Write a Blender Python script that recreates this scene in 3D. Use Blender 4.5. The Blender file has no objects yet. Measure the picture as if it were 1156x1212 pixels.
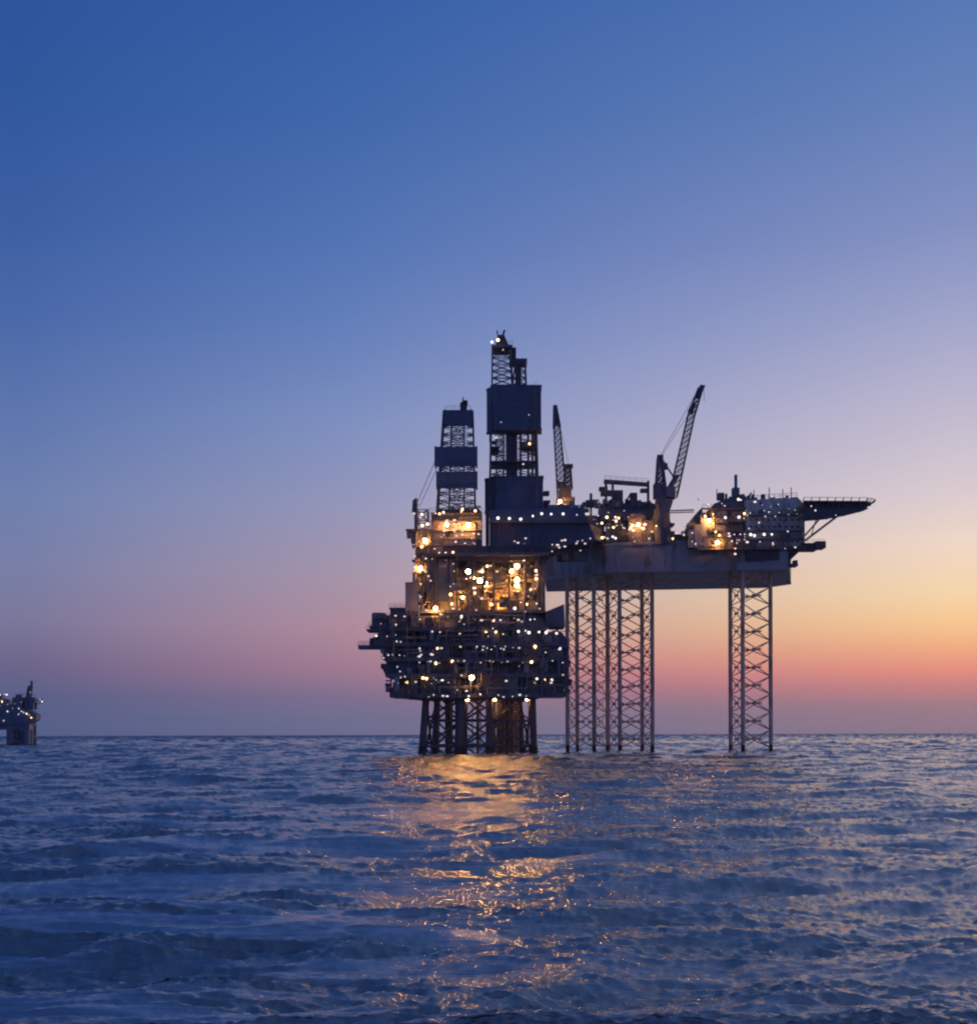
import bpy, math, random
import numpy as np
from mathutils import Vector, Matrix

random.seed(11)
SC = bpy.context.scene
COL = SC.collection
F = 1600.0          # focal length in photo pixels
CAMH = 6.5          # camera height above the water

# ------------------------------------------------------------------ helpers
def hz(px): return 870.5 - 3.5 * px / 1156.0
def WX(px, Y): return (px - 578.0) * Y / F
def WZ(py, px, Y): return CAMH + (hz(px) - py) * Y / F
def W(px, py, Y): return Vector((WX(px, Y), Y, WZ(py, px, Y)))

def lin(h):
    h = h.lstrip('#'); c = [int(h[i:i+2], 16) / 255 for i in (0, 2, 4)]
    return [x / 12.92 if x <= .04045 else ((x + .055) / 1.055) ** 2.4 for x in c]

class MB:
    def __init__(s): s.v = []; s.f = []
    def box(s, x0, x1, y0, y1, z0, z1):
        n = len(s.v)
        s.v += [(x0,y0,z0),(x1,y0,z0),(x1,y1,z0),(x0,y1,z0),(x0,y0,z1),(x1,y0,z1),(x1,y1,z1),(x0,y1,z1)]
        s.f += [(n,n+3,n+2,n+1),(n+4,n+5,n+6,n+7),(n,n+1,n+5,n+4),(n+1,n+2,n+6,n+5),(n+2,n+3,n+7,n+6),(n+3,n,n+4,n+7)]
        return s
    def pbox(s, px0, px1, py0, py1, Y, d):
        """box whose front face covers these photo pixels at distance Y"""
        pc = (px0 + px1) / 2
        return s.box(WX(px0,Y), WX(px1,Y), Y, Y + d, WZ(py1,pc,Y), WZ(py0,pc,Y))
    def tube(s, a, b, r, n=6, r2=None):
        a = Vector(a); b = Vector(b); d = b - a
        if d.length < 1e-5: return s
        d.normalize(); r2 = r if r2 is None else r2
        u = d.orthogonal().normalized(); w = d.cross(u)
        k = len(s.v)
        for p, rr in ((a, r), (b, r2)):
            for i in range(n):
                t = 2 * math.pi * i / n
                s.v.append(tuple(p + (u * math.cos(t) + w * math.sin(t)) * rr))
        for i in range(n):
            j = (i + 1) % n
            s.f.append((k+i, k+j, k+n+j, k+n+i))
        s.f.append(tuple(k + i for i in range(n))[::-1]); s.f.append(tuple(k + n + i for i in range(n)))
        return s
    def prism(s, pts, z0, z1):
        """plan polygon (x,y) raised from z0 to z1"""
        n = len(pts); k = len(s.v)
        s.v += [(x, y, z0) for x, y in pts] + [(x, y, z1) for x, y in pts]
        for i in range(n):
            j = (i + 1) % n
            s.f.append((k+i, k+j, k+n+j, k+n+i))
        s.f.append(tuple(range(k, k+n))[::-1]); s.f.append(tuple(range(k+n, k+2*n)))
        return s
    def side(s, pts, Y, d):
        """elevation polygon given in photo pixels at distance Y, with depth d"""
        P = [(WX(a, Y), WZ(b, a, Y)) for a, b in pts]
        n = len(P); k = len(s.v)
        s.v += [(x, Y, z) for x, z in P] + [(x, Y + d, z) for x, z in P]
        for i in range(n):
            j = (i + 1) % n
            s.f.append((k+i, k+n+i, k+n+j, k+j))
        s.f.append(tuple(range(k, k+n))); s.f.append(tuple(range(k+n, k+2*n))[::-1])
        return s
    def ball(s, c, r, n=8, m=5, sx=1, sy=1, sz=1):
        k = len(s.v)
        for j in range(1, m):
            ph = math.pi * j / m
            for i in range(n):
                t = 2*math.pi*i/n
                s.v.append((c[0]+sx*r*math.sin(ph)*math.cos(t), c[1]+sy*r*math.sin(ph)*math.sin(t), c[2]+sz*r*math.cos(ph)))
        for j in range(m-2):
            for i in range(n):
                a = k+j*n+i; b = k+j*n+(i+1) % n
                s.f.append((a, a+n, b+n, b))
        s.f.append(tuple(k+i for i in range(n))); s.f.append(tuple(k+(m-2)*n+i for i in range(n))[::-1])
        return s
    def build(s, name, mat, parent=None, root=(0, 0, 0)):
        me = bpy.data.meshes.new(name)
        r = root
        me.from_pydata([(x-r[0], y-r[1], z-r[2]) for x, y, z in s.v], [], s.f)
        me.materials.append(mat); me.update()
        o = bpy.data.objects.new(name, me); COL.objects.link(o)
        if parent: o.parent = parent
        return o

def empty(name, loc, label, cat, group=None):
    o = bpy.data.objects.new(name, None); COL.objects.link(o); o.location = loc
    o.empty_display_size = 5
    o['label'] = label; o['category'] = cat
    if group: o['group'] = group
    return o

# ------------------------------------------------------------------ materials
def mat(name): 
    m = bpy.data.materials.new(name); m.use_nodes = True
    nt = m.node_tree; return m, nt, nt.nodes, nt.links, nt.nodes['Principled BSDF']

def steel(name, c1, c2, rough=.6, metal=0.0, scale=.35, rust=0.0, panel=0.0, plates=0.0):
    m, nt, N, L, b = mat(name)
    tc = N.new('ShaderNodeTexCoord')
    mp = N.new('ShaderNodeMapping'); mp.inputs['Scale'].default_value = (1, 1, .35)
    n = N.new('ShaderNodeTexNoise'); n.inputs['Scale'].default_value = scale; n.inputs['Detail'].default_value = 7; n.inputs['Roughness'].default_value = .65
    L.new(tc.outputs['Object'], mp.inputs[0]); L.new(mp.outputs[0], n.inputs['Vector'])
    cr = N.new('ShaderNodeValToRGB'); cr.color_ramp.elements[0].position = .35; cr.color_ramp.elements[1].position = .65
    cr.color_ramp.elements[0].color = (*c1, 1); cr.color_ramp.elements[1].color = (*c2, 1)
    L.new(n.outputs['Fac'], cr.inputs[0]); out = cr.outputs[0]
    if rust:
        n2 = N.new('ShaderNodeTexNoise'); n2.inputs['Scale'].default_value = scale*2.3; n2.inputs['Detail'].default_value = 8
        L.new(mp.outputs[0], n2.inputs['Vector'])
        r2 = N.new('ShaderNodeValToRGB'); r2.color_ramp.elements[0].position = .52; r2.color_ramp.elements[1].position = .62
        L.new(n2.outputs['Fac'], r2.inputs[0])
        ml = N.new('ShaderNodeMath'); ml.operation = 'MULTIPLY'; ml.inputs[1].default_value = rust; L.new(r2.outputs[0], ml.inputs[0])
        mx = N.new('ShaderNodeMix'); mx.data_type = 'RGBA'; L.new(ml.outputs[0], mx.inputs['Factor']); L.new(out, mx.inputs['A'])
        mx.inputs['B'].default_value = (.16, .06, .025, 1); out = mx.outputs['Result']
    if panel:
        w = N.new('ShaderNodeTexWave'); w.inputs['Scale'].default_value = panel; w.bands_direction = 'X'
        L.new(tc.outputs['Object'], w.inputs['Vector'])
        bp = N.new('ShaderNodeBump'); bp.inputs['Strength'].default_value = .5; bp.inputs['Distance'].default_value = .15
        L.new(w.outputs['Fac'], bp.inputs['Height']); L.new(bp.outputs[0], b.inputs['Normal'])
    if plates:     # welded or bolted plates of slightly different tone
        sx = N.new('ShaderNodeSeparateXYZ'); L.new(tc.outputs['Object'], sx.inputs[0]); cx = N.new('ShaderNodeCombineXYZ')
        L.new(sx.outputs[0], cx.inputs[0]); L.new(sx.outputs[2], cx.inputs[1])
        bk = N.new('ShaderNodeTexBrick'); bk.inputs['Scale'].default_value = .42; bk.inputs['Mortar Size'].default_value = .012
        bk.inputs['Color1'].default_value = (1, 1, 1, 1); bk.inputs['Color2'].default_value = (.55, .55, .55, 1); bk.inputs['Mortar'].default_value = (.15, .13, .12, 1)
        L.new(cx.outputs[0], bk.inputs['Vector'])
        pm = N.new('ShaderNodeMix'); pm.data_type = 'RGBA'; pm.blend_type = 'MULTIPLY'; pm.inputs['Factor'].default_value = plates
        L.new(out, pm.inputs['A']); L.new(bk.outputs['Color'], pm.inputs['B']); out = pm.outputs['Result']
    L.new(out, b.inputs['Base Color'])
    b.inputs['Roughness'].default_value = rough; b.inputs['Metallic'].default_value = metal
    return m

M_STEEL = steel('painted_steel', (.10,.10,.12), (.17,.17,.20), .6, 0, .3, .5)
M_DARK = steel('dark_steel', (.05,.05,.06), (.09,.09,.11), .65, 0, .4, .4)
M_WALL = steel('cladding', (.085,.12,.19), (.12,.16,.25), .6, 0, .12, .25, .9, .3)
M_ACC = steel('accommodation_paint', (.55,.53,.52), (.72,.69,.66), .5, 0, .2, .4, .6, .25)
M_FAR = steel('far_hazed_steel', (.08,.11,.18), (.14,.17,.25), .7, 0, .2)  # blue of the distant haze is put into this colour
M_GREY = steel('pale_grey_cladding', (.20,.20,.23), (.30,.30,.33), .6, 0, .2, .3, .6)
M_HULL = steel('hull_paint', (.30,.30,.33), (.44,.43,.44), .5, 0, .08, .6, 0, .35)
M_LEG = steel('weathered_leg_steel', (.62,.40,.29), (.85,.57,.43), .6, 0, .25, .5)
M_PIPE = steel('pipe_paint', (.22,.20,.18), (.34,.31,.27), .5, 0, .5, .4)
M_YEL = steel('ochre_paint', (.30,.18,.07), (.42,.27,.11), .5, 0, .5, .3)
M_WET = steel('marine_growth', (.02,.022,.018), (.05,.045,.03), .8, 0, 1.2)
M_GLASS, *_x = mat('dark_glass'); _x[-1].inputs['Base Color'].default_value = (.02,.03,.05,1); _x[-1].inputs['Roughness'].default_value = .1

def emis(name, col, s):
    m, nt, N, L, b = mat(name)
    b.inputs['Base Color'].default_value = (*col, 1)
    b.inputs['Emission Color'].default_value = (*col, 1); b.inputs['Emission Strength'].default_value = s
    return m
E_WHITE = emis('lamp_cool', (1, .90, .95), 1.0)
E_PINK = emis('lamp_pale', (1, .80, .68), .9)
E_WARM = emis('lamp_warm', (1, .55, .22), 7)
E_FLOOD = emis('lamp_sodium', (1, .42, .10), 360)
E_BEACON = emis('lamp_bright', (1, .88, .86), 1.7)
E_WIN = emis('window_lit', (1, .82, .66), 1.1)

def lamp_mesh(name, lens, r, hm=M_DARK):
    s = MB().ball((0, 0, 0), r, 8, 6)
    me = bpy.data.meshes.new(name)
    h = MB().box(-r*.7, r*.7, r*.3, r*1.5, r*.75, r*1.15); h.tube((0, r*1.3, r*.9), (0, r*1.3, r*2.2), r*.18, 5)
    k = len(s.v); nf = len(s.f)
    me.from_pydata(s.v + h.v, [], s.f + [tuple(i + k for i in f) for f in h.f])
    me.materials.append(lens); me.materials.append(hm)
    for i, p in enumerate(me.polygons): p.material_index = 0 if i < nf else 1
    return me
LM = {'w': lamp_mesh('lamp', E_WHITE, .34), 'W': lamp_mesh('lamp_large', E_BEACON, .46),
      'o': lamp_mesh('lamp_warm', E_WARM, .38), 'F': lamp_mesh('floodlight', E_FLOOD, .5)}
LM['p'] = lamp_mesh('lamp_pale', E_PINK, .30)
def search_mesh():
    me = bpy.data.meshes.new('searchlight'); r = .62
    d = MB().tube((0, -.05, 0), (0, .12, 0), r, 16); h = MB().tube((0, .13, 0), (0, .9, .1), r*1.08, 16, r*.5); h.box(-.1, .1, .4, .6, -r-.9, -r*.6)
    h.box(-r*1.1, r*1.1, -.1, .5, r+.02, r+.12)
    k = len(d.v); nf = len(d.f)
    me.from_pydata(d.v+h.v, [], d.f+[tuple(i+k for i in f) for f in h.f])
    me.materials.append(emis('searchlight_lens', (1, .50, .14), 340)); me.materials.append(M_DARK)
    for i, p in enumerate(me.polygons): p.material_index = 0 if i < nf else 1
    return me
LM['S'] = search_mesh()
NM = {'S': 'searchlight', 'p': 'lamp', 'w': 'lamp', 'W': 'lamp', 'o': 'lamp', 'F': 'floodlight'}
def lamp(kind, p, parent, root):
    if kind == 'w' and random.random() < .4: kind = 'p'
    p = Vector(p)+Vector((random.uniform(-.3, .3), 0, random.uniform(-.35, .35)))
    o = bpy.data.objects.new(NM[kind], LM[kind]); COL.objects.link(o)
    o.parent = parent; o.location = Vector(p) - Vector(root)
    if kind == 'S': o.rotation_euler = (math.radians(8), 0, 0); return o
    q = {'w': random.uniform(.3, 1.0), 'p': random.uniform(.3, 1.1), 'W': random.uniform(.7, 1.1)}.get(kind, random.uniform(.8, 1.2))
    o.scale = (q*(random.uniform(.8, 1.9) if kind in 'wp' else 1), q, q)
    return o

# ------------------------------------------------------------------ structural generators
def lattice(m, c0, c1, bays, r, rb, horiz=True, xb=True, nodes=0):
    """tower between base corners c0 and top corners c1 (lists of points)"""
    n = len(c0)
    c0 = [Vector(a) for a in c0]; c1 = [Vector(a) for a in c1]
    for a, b in zip(c0, c1): m.tube(a, b, r, 8)
    for i in range(n):
        j = (i + 1) % n
        for k in range(bays):
            t0 = k / bays; t1 = (k + 1) / bays
            A0 = c0[i].lerp(c1[i], t0); A1 = c0[i].lerp(c1[i], t1)
            B0 = c0[j].lerp(c1[j], t0); B1 = c0[j].lerp(c1[j], t1)
            m.tube(A0, B1, rb, 5)
            if xb: m.tube(B0, A1, rb, 5)
            if horiz: m.tube(A1, B1, rb, 5)
            if nodes:
                c = (A0 + B1) / 2; d = (B0 - A0).normalized() * nodes
                m.tube(c - d, c + d, rb * 1.5, 5)
    return m

def quad(px0, px1, py, Y, d):
    a = WX(px0, Y); b = WX(px1, Y); z = WZ(py, (px0+px1)/2, Y)
    return [(a, Y, z), (b, Y, z), (b, Y+d, z), (a, Y+d, z)]

def rail(m, a, b, h=1.3, step=2.2, r=.06):
    a = Vector(a); b = Vector(b); L = (b-a).length; n = max(1, int(L/step)); up = Vector((0, 0, h))
    for i in range(n+1):
        p = a.lerp(b, i/n); m.tube(p, p+up, r, 4)
    m.tube(a+up, b+up, r, 4); m.tube(a+up*.5, b+up*.5, r*.8, 4)

MV = None
def pick(rnd, m): return m if m is not M_STEEL else rnd.choice((M_STEEL, M_STEEL, M_DARK, M_PIPE, M_GREY))
def clutter(parent, root, px0, px1, py0, py1, Y, d, n, rnd, name='equipment', mats=None, boxy=.5):
    """process equipment on a deck, between the ceiling py0 and the floor py1"""
    x0, x1 = WX(px0, Y), WX(px1, Y); pc = (px0+px1)/2; z0, z1 = WZ(py1, pc, Y), WZ(py0, pc, Y); H = z1-z0
    pp = MB(); mm = mats or (M_STEEL, M_STEEL, M_PIPE)
    for i in range(n):
        x = rnd.uniform(x0, x1); y = Y + rnd.uniform(.4, d-1.5); q = rnd.random()
        if q < boxy:
            w = rnd.uniform(.8, 2.6); h = H*rnd.uniform(.25, .95)
            xa = max(x0, x-w); xb = min(x1, x+w)
            y2 = min(Y+d, y+rnd.uniform(1, 3)); MB().box(xa, xb, y, y2, z0, z0+h).build(name, pick(rnd, mm[0]), parent, root)
        elif q < boxy+.2:
            r = min(H*.3, rnd.uniform(.5, 1.2)); h = H*rnd.uniform(.5, .9)
            vs = MB().tube((x, y+r, z0), (x, y+r, z0+h), r, 10); vs.ball((x, y+r, z0+h), r*.98, 10, 5, sz=.5).build('vessel', pick(rnd, mm[1]), parent, root)
        elif q < boxy+.3:
            r = min(H*.25, rnd.uniform(.4, .9)); l = rnd.uniform(1.5, 3.5); zz = z0+r+H*.15
            MB().tube((max(x0, x-l), y+r, zz), (min(x1, x+l), y+r, zz), r, 10).build('vessel', pick(rnd, mm[1]), parent, root)
        else:
            pp = MB()
            for k in range(rnd.randint(2, 4)):
                xx = x + k*.45
                if xx > x1: break
                zt = z0+H*rnd.uniform(.4, 1)
                pp.tube((xx, y, z0), (xx, y, zt), .14, 5)
                if rnd.random() < .7: pp.tube((xx, y, zt), (min(x1, xx+rnd.uniform(1, 6)), y, zt), .14, 5)
            if pp.v: pp.build('pipework', mm[2], parent, root)

# ================================================================== SKY
def build_world():
    w = bpy.data.worlds.new("World"); SC.world = w; w.use_nodes = True
    nt = w.node_tree; N = nt.nodes; L = nt.links
    bg = N['Background']
    tc = N.new('ShaderNodeTexCoord'); sp = N.new('ShaderNodeSeparateXYZ'); L.new(tc.outputs['Generated'], sp.inputs[0])
    def mth(op, a, b=None, clamp=False):
        n = N.new('ShaderNodeMath'); n.operation = op; n.use_clamp = clamp
        for i, v in enumerate((a, b)):
            if v is None: continue
            if isinstance(v, (int, float)): n.inputs[i].default_value = v
            else: L.new(v, n.inputs[i])
        return n.outputs[0]
    x, y, z = sp.outputs
    rr = mth('SQRT', mth('ADD', mth('MULTIPLY', x, x), mth('MULTIPLY', y, y)))
    el = mth('ARCTAN2', z, rr)                    # elevation
    az = mth('ARCTAN2', x, y)                     # azimuth, 0 ahead
    t = mth('MAXIMUM', mth('DIVIDE', el, math.radians(90.0)), 0.0)
    t = mth('POWER', t, .5)                       # more stops near the horizon
    def pos(py):
        e = math.atan(max(0, 869 - py) / F); return (e / math.radians(90)) ** .5
    def ramp(stops, zen):
        n = N.new('ShaderNodeValToRGB'); cr = n.color_ramp; cr.interpolation = 'LINEAR'
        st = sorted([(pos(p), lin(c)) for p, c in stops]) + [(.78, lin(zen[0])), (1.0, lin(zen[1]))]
        while len(cr.elements) < len(st): cr.elements.new(.5)
        for e, (p, c) in zip(cr.elements, st): e.position = p; e.color = (*c, 1)
        L.new(t, n.inputs[0]); return n.outputs[0]
    left = ramp([(0,'#2b549b'),(150,'#30579d'),(300,'#3d60a3'),(400,'#4a69a9'),(500,'#5c76ae'),(600,'#6e81b0'),(680,'#7980a8'),(740,'#7c799c'),
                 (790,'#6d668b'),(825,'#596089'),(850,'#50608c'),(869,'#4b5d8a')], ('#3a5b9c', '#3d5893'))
    mid = ramp([(0,'#365fa6'),(150,'#4168ab'),(300,'#5475b5'),(400,'#6681bb'),(500,'#7e90c0'),(600,'#9597ba'),(680,'#a795aa'),(740,'#b18d9d'),
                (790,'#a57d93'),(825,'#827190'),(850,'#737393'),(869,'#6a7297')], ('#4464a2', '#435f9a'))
    right = ramp([(0,'#5074b4'),(150,'#6481b9'),(300,'#8391c2'),(400,'#a0a5cb'),(500,'#bfb9d0'),(600,'#dccdd1'),(655,'#f2d9c8'),(710,'#fad9ad'),
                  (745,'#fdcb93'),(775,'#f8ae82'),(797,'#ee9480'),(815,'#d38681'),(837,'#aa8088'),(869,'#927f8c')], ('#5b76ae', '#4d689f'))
    def mixc(f, a, b):
        n = N.new('ShaderNodeMix'); n.data_type = 'RGBA'; L.new(f, n.inputs['Factor'])
        L.new(a, n.inputs['A']); L.new(b, n.inputs['B']) if not isinstance(b, tuple) else None
        return n.outputs['Result']
    def span(a0, a1):
        n = N.new('ShaderNodeMapRange'); n.clamp = True; L.new(az, n.inputs['Value'])
        n.inputs['From Min'].default_value = math.radians(a0); n.inputs['From Max'].default_value = math.radians(a1)
        return n.outputs['Result']
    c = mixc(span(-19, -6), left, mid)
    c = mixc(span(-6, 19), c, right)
    # away from the afterglow (centred about 35 degrees to the right) the dusk sky gets dim
    ca = mth('COSINE', mth('SUBTRACT', az, math.radians(25)))
    k = N.new('ShaderNodeMapRange'); k.clamp = True; k.interpolation_type = 'SMOOTHSTEP'; L.new(ca, k.inputs['Value'])
    k.inputs['From Min'].default_value = -.35; k.inputs['From Max'].default_value = .55
    n = N.new('ShaderNodeMix'); n.data_type = 'RGBA'; n.blend_type = 'MIX'
    L.new(k.outputs['Result'], n.inputs['Factor'])
    dim = N.new('ShaderNodeMix'); dim.data_type = 'RGBA'; dim.blend_type = 'MULTIPLY'; dim.inputs['Factor'].default_value = 1
    L.new(left, dim.inputs['A']); dim.inputs['B'].default_value = (.92, .92, 1.0, 1)
    L.new(dim.outputs['Result'], n.inputs['A']); L.new(c, n.inputs['B'])
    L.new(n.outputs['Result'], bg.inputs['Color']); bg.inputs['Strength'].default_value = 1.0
build_world()

sun = bpy.data.lights.new('sun', 'SUN'); sun.energy = .9; sun.angle = math.radians(4); sun.color = (1, .55, .32)
so = bpy.data.objects.new('sun', sun); COL.objects.link(so)
# low sun just right of the frame: light travels from azimuth +38 deg, elevation 2 deg
az_, el_ = math.radians(42), math.radians(2.5)
dirv = -Vector((math.sin(az_)*math.cos(el_), math.cos(az_)*math.cos(el_), math.sin(el_)))
so.rotation_euler = dirv.to_track_quat('-Z', 'Y').to_euler(); so.location = (300, 300, 200)

# ================================================================== SEA
def ocean_patch(L, N, V, wdir, seed, lmin, spread=2.0):
    g = 9.81; rng = np.random.default_rng(seed)
    k1 = 2*np.pi*np.fft.fftfreq(N, L/N); KX, KY = np.meshgrid(k1, k1, indexing='ij')
    K = np.hypot(KX, KY); K[0, 0] = 1e-6
    Lp = V*V/g
    cosf = (KX*math.cos(wdir)+KY*math.sin(wdir))/K
    P = np.exp(-1/(K*Lp)**2)/K**4*(np.abs(cosf)**spread*.95+.05)*np.exp(-(K*lmin)**2)
    P[0, 0] = 0
    h = (rng.standard_normal((N, N))+1j*rng.standard_normal((N, N)))*np.sqrt(P)
    H = np.fft.ifft2(h)
    s = np.std(H.real)
    DX = np.fft.ifft2(1j*KX/K*h).real/s; DY = np.fft.ifft2(1j*KY/K*h).real/s
    return H.real/s, DX, DY

def sample(A, x, y, L):
    N = A.shape[0]; u = (x/L*N) % N; v = (y/L*N) % N
    i = u.astype(np.int64); j = v.astype(np.int64); fu = u-i; fv = v-j
    i %= N; j %= N; i2 = (i+1) % N; j2 = (j+1) % N
    return (A[i, j]*(1-fu)*(1-fv)+A[i2, j]*fu*(1-fv)+A[i, j2]*(1-fu)*fv+A[i2, j2]*fu*fv)

WAVE = dict(A1=.28, A2=.11, A3=.034, chop=1.15)
RIP = (.08, .34)
def build_sea():
    rows = [2.0]
    while rows[-1] < 14000:
        r = rows[-1]
        if r < 22: d = .8
        else: d = max(.07, min(r*r/(CAMH*1350)*.85, .22 + r/420.0, r*.014 if r > 900 else 1e9))
        if r > 900: d = min(r*.013, 5.5)
        if r > 6500: d = r*.02
        rows.append(r+d)
    R = np.array(rows)
    th = np.concatenate([np.radians(np.linspace(-180, -26, 60, endpoint=False)), np.radians(np.linspace(-26, 26, 1050)),
                         np.radians(np.linspace(26, 180, 60)[1:])])
    TR, TT = np.meshgrid(R, th, indexing='ij')
    X = TR*np.sin(TT); Y = TR*np.cos(TT)
    wd = math.radians(-80)
    H1, DX1, DY1 = ocean_patch(311.0, 1024, 6.4, wd, 5, .8, 5.0)
    H2, DX2, DY2 = ocean_patch(97.0, 1024, 3.5, wd+.35, 9, .14, 4.0)
    H3, DX3, DY3 = ocean_patch(19.0, 512, 1.15, wd-.2, 4, .035, 4.0)
    ch = WAVE['chop']
    # smoother, aerated wake water on the left
    azd = np.degrees(np.arctan2(X, np.maximum(Y, .1)))
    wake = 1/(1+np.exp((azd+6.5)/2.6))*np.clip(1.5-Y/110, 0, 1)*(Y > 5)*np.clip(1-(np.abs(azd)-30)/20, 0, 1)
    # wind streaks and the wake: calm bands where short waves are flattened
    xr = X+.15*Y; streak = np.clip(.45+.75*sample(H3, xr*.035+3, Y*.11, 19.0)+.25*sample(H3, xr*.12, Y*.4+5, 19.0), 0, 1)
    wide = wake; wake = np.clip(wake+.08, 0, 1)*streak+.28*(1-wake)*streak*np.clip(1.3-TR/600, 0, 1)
    # smooth slicks added ahead to broaden the orange lamp reflections
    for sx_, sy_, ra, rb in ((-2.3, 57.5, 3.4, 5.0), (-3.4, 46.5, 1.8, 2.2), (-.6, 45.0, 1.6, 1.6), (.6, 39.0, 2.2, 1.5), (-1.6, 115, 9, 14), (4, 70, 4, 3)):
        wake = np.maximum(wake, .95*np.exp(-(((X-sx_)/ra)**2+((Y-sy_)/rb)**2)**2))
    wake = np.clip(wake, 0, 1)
    f1 = 1+np.clip((TR-250)/1000, 0, 2.6); f2 = np.clip(1.2-TR/4000, 0, 1)*(1-.85*wake); f3 = np.clip(1.2-TR/1500, 0, 1)*(1-.85*wake)
    X0, Y0_ = X, Y; Z = 0*X; DX = 0*X; DY = 0*X
    glow_foam = np.zeros_like(TR)
    for px, Yc, ra, rb, k in ((566, 428, 25, 34, 1.0), (695, 488, 11, 12, .45), (746, 485, 11, 12, .45), (888, 476, 10, 11, .4)):
        q = ((X-WX(px, Yc))/ra)**2+((Y-Yc)/rb)**2; glow_foam = np.maximum(glow_foam, k*np.clip(1.35-q, 0, 1))
    # long drawn-out ridges of the wake: short waves stretched sideways
    Hs = sample(H3, X0*.16+.05*Y0_, Y0_*.8, 19.0); Dys = sample(DY3, X0*.16+.05*Y0_, Y0_*.8, 19.0)
    Z = Z+.04*wide*Hs; DY = DY+.045*wide*Dys
    for (A, f, L_, Hh, Dx, Dy) in ((WAVE['A1'], f1, 311.0, H1, DX1, DY1), (WAVE['A2'], f2, 97.0, H2, DX2, DY2), (WAVE['A3'], f3, 19.0, H3, DX3, DY3)):
        Z = Z+A*f*sample(Hh, X0, Y0_, L_); DX = DX+A*f*sample(Dx, X0, Y0_, L_); DY = DY+A*f*sample(Dy, X0, Y0_, L_)
    X = X+ch*DX; Y = Y+ch*DY
    Z = Z-.2
    nr, nc = X.shape
    co = np.stack([X, Y, Z], -1).reshape(-1, 3).astype(np.float32)
    idx = np.arange(nr*nc).reshape(nr, nc)
    q = np.stack([idx[:-1, :-1], idx[:-1, 1:], idx[1:, 1:], idx[1:, :-1]], -1).reshape(-1, 4)[:, ::-1]
    cap = len(co); co = np.vstack([co, [[0, 0, -.2]]]).astype(np.float32)
    t = np.stack([idx[0, :-1], np.full(nc-1, cap), idx[0, 1:]], -1)[:, ::-1]
    me = bpy.data.meshes.new('sea'); nq = len(q); ntr = len(t)
    me.vertices.add(len(co)); me.vertices.foreach_set('co', co.ravel())
    me.loops.add(nq*4+ntr*3); me.loops.foreach_set('vertex_index', np.concatenate([q.ravel(), t.ravel()]).astype(np.int32))
    me.polygons.add(nq+ntr)
    ls = np.concatenate([np.arange(nq)*4, nq*4+np.arange(ntr)*3]).astype(np.int32)
    me.polygons.foreach_set('loop_start', ls)
    me.polygons.foreach_set('use_smooth', np.ones(nq+ntr, bool))
    me.update(calc_edges=True)
    at = me.attributes.new('wake', 'FLOAT', 'POINT'); at.data.foreach_set('value', np.concatenate([wake.ravel(), [0]]).astype(np.float32))
    # material
    m, nt, N, L, b = mat('sea_water')
    b.inputs['IOR'].default_value = 2.6; b.inputs['Roughness'].default_value = .07
    tc = N.new('ShaderNodeTexCoord'); wk = N.new('ShaderNodeAttribute'); wk.attribute_name = 'wake'
    def noise(sx, sy, sc, det, ro=.6, dist=0, out='Fac'):
        mp = N.new('ShaderNodeMapping'); mp.inputs['Scale'].default_value = (sx, sy, 1)
        L.new(tc.outputs['Object'], mp.inputs[0])
        n = N.new('ShaderNodeTexNoise'); n.inputs['Scale'].default_value = sc; n.inputs['Detail'].default_value = det
        n.inputs['Roughness'].default_value = ro; n.inputs['Distortion'].default_value = dist
        L.new(mp.outputs[0], n.inputs['Vector']); return n.outputs[out]
    def mrange(v, a0, a1, b0, b1):
        mr = N.new('ShaderNodeMapRange'); mr.clamp = True; L.new(v, mr.inputs['Value'])
        for k, q in zip(('From Min', 'From Max', 'To Min', 'To Max'), (a0, a1, b0, b1)): mr.inputs[k].default_value = q
        return mr.outputs['Result']
    def mul(a, c):
        n = N.new('ShaderNodeMath'); n.operation = 'MULTIPLY'
        for i, v in enumerate((a, c)):
            if isinstance(v, float): n.inputs[i].default_value = v
            else: L.new(v, n.inputs[i])
        return n.outputs[0]
    # wind ripples too small for the mesh: tilt the normal by a noise vector
    rv = noise(.55, 1.9, 3.2, 6, .7, .25, 'Color')
    v1 = N.new('ShaderNodeVectorMath'); v1.operation = 'SUBTRACT'; L.new(rv, v1.inputs[0]); v1.inputs[1].default_value = (.5, .5, .5)
    amp = mrange(noise(.06, .16, 1.0, 4, .6, 1.0), .38, .60, RIP[0], RIP[1])
    calm = mrange(wk.outputs['Fac'], 0, 1, 1, .22)
    v2 = N.new('ShaderNodeVectorMath'); v2.operation = 'MULTIPLY'; v2.inputs[1].default_value = (1, 1, 0); L.new(v1.outputs[0], v2.inputs[0])
    v3 = N.new('ShaderNodeVectorMath'); v3.operation = 'SCALE'; L.new(v2.outputs[0], v3.inputs[0]); L.new(mul(amp, calm), v3.inputs['Scale'])
    ge = N.new('ShaderNodeNewGeometry')
    v4 = N.new('ShaderNodeVectorMath'); v4.operation = 'ADD'; L.new(ge.outputs['Normal'], v4.inputs[0]); L.new(v3.outputs[0], v4.inputs[1])
    v5 = N.new('ShaderNodeVectorMath'); v5.operation = 'NORMALIZE'; L.new(v4.outputs[0], v5.inputs[0])
    bp = N.new('ShaderNodeBump'); bp.inputs['Distance'].default_value = .12; bp.inputs['Strength'].default_value = .35
    L.new(noise(1, 1, 7, 4, .6), bp.inputs['Height']); L.new(v5.outputs[0], bp.inputs['Normal'])
    L.new(bp.outputs[0], b.inputs['Normal'])
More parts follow.
